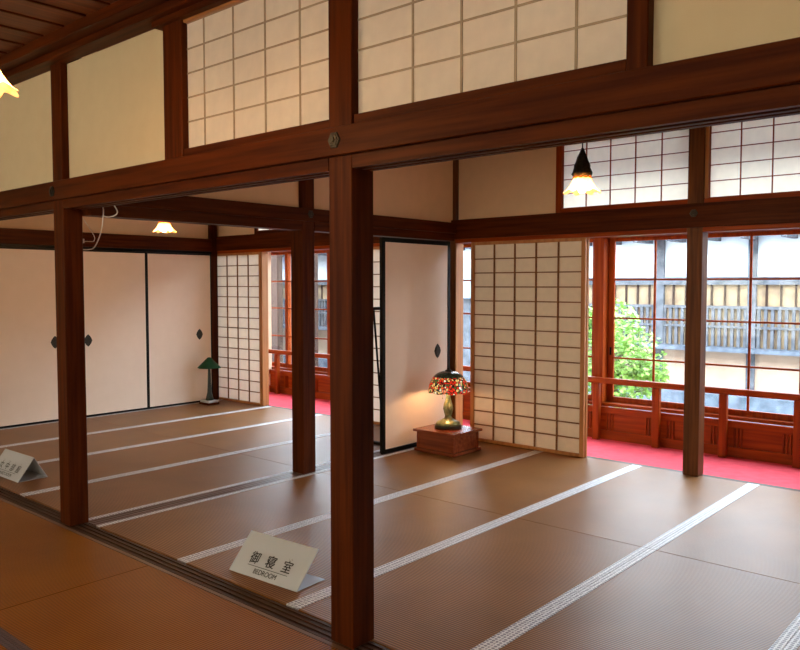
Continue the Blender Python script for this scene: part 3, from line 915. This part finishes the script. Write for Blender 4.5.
# ---- tent signs
def text_mesh(s, size, font_scale=(1, 1), bold=0.0):
    cu = bpy.data.curves.new('lettering', 'FONT')
    cu.body = s; cu.size = size; cu.align_x = 'CENTER'; cu.align_y = 'CENTER'
    o = bpy.data.objects.new('lettering', cu)
    COL.objects.link(o)
    dg = bpy.context.evaluated_depsgraph_get()
    me = bpy.data.meshes.new_from_object(o.evaluated_get(dg))
    bpy.data.objects.remove(o, do_unlink=True)
    bm = bmesh.new(); bm.from_mesh(me)
    bpy.data.meshes.remove(me)
    for v in bm.verts: v.co.x *= font_scale[0]; v.co.y *= font_scale[1]
    if bold > 0:
        g0 = list(bm.verts) + list(bm.edges) + list(bm.faces)
        for dx, dy in ((bold, 0), (-bold, 0), (0, bold * .6)):
            d = bmesh.ops.duplicate(bm, geom=g0)
            for v in d['geom']:
                if isinstance(v, bmesh.types.BMVert): v.co += Vector((dx, dy, 0))
    return bm
def tent_sign(label, x, y, rz, W, H, D, chars, sub, furi, lean=.52, back=True):
    """front lower edge centred on x, y; front face leans back"""
    t = bpy.data.objects.new('tent_sign', None); COL.objects.link(t)
    t.location = (0, 0, 0); BASE[t.name] = Vector((0, 0, 0)); tag(t, label, 'sign')
    T = .004
    def panel(y0, z0_, y1, z1_):
        b = NB()
        d = Vector((0, y1 - y0, z1_ - z0_)).normalized(); nrm = Vector((0, -d.z, d.y))
        vs = []
        for o_ in (Vector((0, 0, 0)), -nrm * T):
            vs.append([b.verts.new(Vector((xx, yy, zz)) + o_) for xx, yy, zz in ((-W / 2, y0, z0_), (W / 2, y0, z0_), (W / 2, y1, z1_), (-W / 2, y1, z1_))])
        f, k = vs
        b.faces.new(f); b.faces.new(k[::-1])
        for i in range(4): b.faces.new((f[i], k[i], k[(i + 1) % 4], f[(i + 1) % 4]))
        return b
    fp_ = obj('front_panel', panel(0, .001, D * lean, H), 'card', t)
    bk = NB(); bmesh.ops.translate(bk, verts=bk.verts, vec=(0, 0, 0))
    bk.free()
    b = NB()
    p0, p1 = Vector((0, D * lean, H)), Vector((0, D, .001))
    for i in range(1):
        vs = [b.verts.new(v) for v in ((-W / 2, D * lean, H), (W / 2, D * lean, H), (W / 2, D, .001), (-W / 2, D, .001))]
        ws = [b.verts.new(v) for v in ((-W / 2, D * lean + .002, H - .006), (W / 2, D * lean + .002, H - .006), (W / 2, D - .005, .001), (-W / 2, D - .005, .001))]
        b.faces.new(vs[::-1]); b.faces.new(ws)
        for i2 in range(4): b.faces.new((vs[i2], vs[(i2 + 1) % 4], ws[(i2 + 1) % 4], ws[i2]))
    if back: obj('back_panel', b, 'card', t)
    else: b.free()
    b = NB(); box(b, -W / 2, W / 2, .004, D - .006, .0005, .0025); obj('bottom_panel', b, 'card', t)
    L = math.hypot(D * lean, H)
    ang = math.atan2(H, D * lean)
    def place(bm, u, v):
        R_ = Matrix.Rotation(ang, 4, 'X')
        for vert in bm.verts:
            p = R_ @ Vector((vert.co.x + u, vert.co.y + v, 0.0012))
            vert.co = p + Vector((0, 0, .001))
        return bm
    nC = len(chars)
    sp_ = W * .235 if nC == 3 else W * .19
    for i, c in enumerate(chars):
        obj('character', place(text_mesh(c, L * .30, (1, 1), .0012), (i - (nC - 1) / 2) * sp_ + .0, L * .405), 'ink', fp_)
    b = NB(); box(b, -W * .29, W * .29, -.0014, .0014, 0, .0004); obj('rule_line', place(b, 0, L * .245), 'ink', fp_)
    obj('lettering', place(text_mesh(sub, L * .16, (.93, 1), .0006), 0, L * .135), 'ink', fp_)
    for i, c in furi:
        obj('small_lettering', place(text_mesh(c, L * .06, (1, 1), .0), (i - (nC - 1) / 2) * sp_, L * .60), 'ink', fp_)
    t.rotation_euler = (0, 0, rz)
    t.location = (x, y, 0.002)
    return t
tent_sign('white sign plate reading BEDROOM with three characters, left of the nearest post', -3.172, 2.520, math.radians(4.0), .515, .176, .215, '御寝室', 'BEDROOM', [(2, 'しつ')], .76, False)
tent_sign('white tent sign with four characters at the left edge of the photo', -6.472, 2.532, math.radians(1), .525, .178, .24, '女中部屋', "MAID'S ROOM", [(0, 'じょ'), (1, 'ちゅう'), (2, 'べ'), (3, 'や')], .55)

# ---- black lacquered rack behind the open door
t = thing('garment_rack', (-5.0, 5.55, 0), 'black lacquered leaning frame behind the open cream sliding door', 'rack')
b = NB(); box(b, -5.015, -4.985, 5.28, 5.95, 1.315, 1.345, .003); obj('top_bar', b, 'black_y', t)
for ya, yb in ((5.335, 5.475), (5.86, 5.74)):
    b = NB(); tube(b, [(-5.0, ya, 1.315), (-5.0, yb, 0.03)], .014, 4); obj('leg', b, 'black_z', t)
    b = NB(); box(b, -5.16, -4.89, yb - .018, yb + .018, 0.0022, .03, .003); obj('foot', b, 'black_x', t)
b = NB(); box(b, -5.01, -4.99, 5.45, 5.77, .35, .375, .002); obj('lower_bar', b, 'black_y', t)

# ---- cables by the left post
b = NB()
def smooth_path(pts, n=8):
    P = [Vector(p) for p in pts]; out_ = []
    for i in range(len(P) - 1):
        p0 = P[max(i - 1, 0)]; p1 = P[i]; p2 = P[i + 1]; p3 = P[min(i + 2, len(P) - 1)]
        for k in range(n):
            u = k / n
            out_.append(.5 * ((2 * p1) + (p2 - p0) * u + (2 * p0 - 5 * p1 + 4 * p2 - p3) * u * u + (3 * p1 - p0 - 3 * p2 + p3) * u ** 3))
    out_.append(P[-1]); return out_
Y = 2.5
tube(b, smooth_path([(-4.535, Y - .04, 2.07), (-4.54, Y, 2.01), (-4.60, Y, 1.985), (-4.70, Y, 1.990), (-4.735, Y, 2.02), (-4.725, Y, 2.055), (-4.715, Y, 2.02), (-4.735, Y, 1.93), (-4.775, Y, 1.86), (-4.84, Y, 1.800), (-4.92, Y, 1.786), (-5.0, Y - .07, 1.79)]), .0038, 7)
o = tag(obj('white_cable', b, 'cable'), 'white cable looping down from the front lintel behind the left post', 'cable')
b = NB()
tube(b, smooth_path([(-4.93, Y - .06, 2.03), (-4.93, Y, 1.95), (-4.86, Y, 1.89), (-4.835, Y, 1.86), (-4.85, Y, 1.838), (-4.90, Y, 1.838), (-4.95, Y - .05, 1.84)]), .0026, 7)
box(b, -5.0, -4.92, 2.425, 2.475, 1.828, 1.856, .003)
tag(obj('cable_with_plug', b, 'cable'), 'thin dark cable with small plug beside the left post', 'cable')

# ---- repeats of one kind share a group
GROUPS = {'tatami_mat': 'tatami mats on the floor', 'sliding_door': 'cream black-framed sliding doors', 'lattice_screen': 'paper lattice screens along the veranda',
          'paper_transom': 'paper transoms above the lintels', 'pendant_lamp': 'frilled glass hanging lamps', 'wooden_post': 'dark square room posts', 'upper_post': 'short upper posts above the lintels',
          'window_post': 'posts between the veranda windows', 'transom_sill': 'thin sills under the transoms', 'transom_head': 'thin head rails above the front transoms', 'corner_post': 'corner posts'}
for o in bpy.data.objects:
    k = o.name.split('.')[0]
    if o.parent is None and k in GROUPS and o.get('kind') != 'structure':
        o['group'] = GROUPS[k]
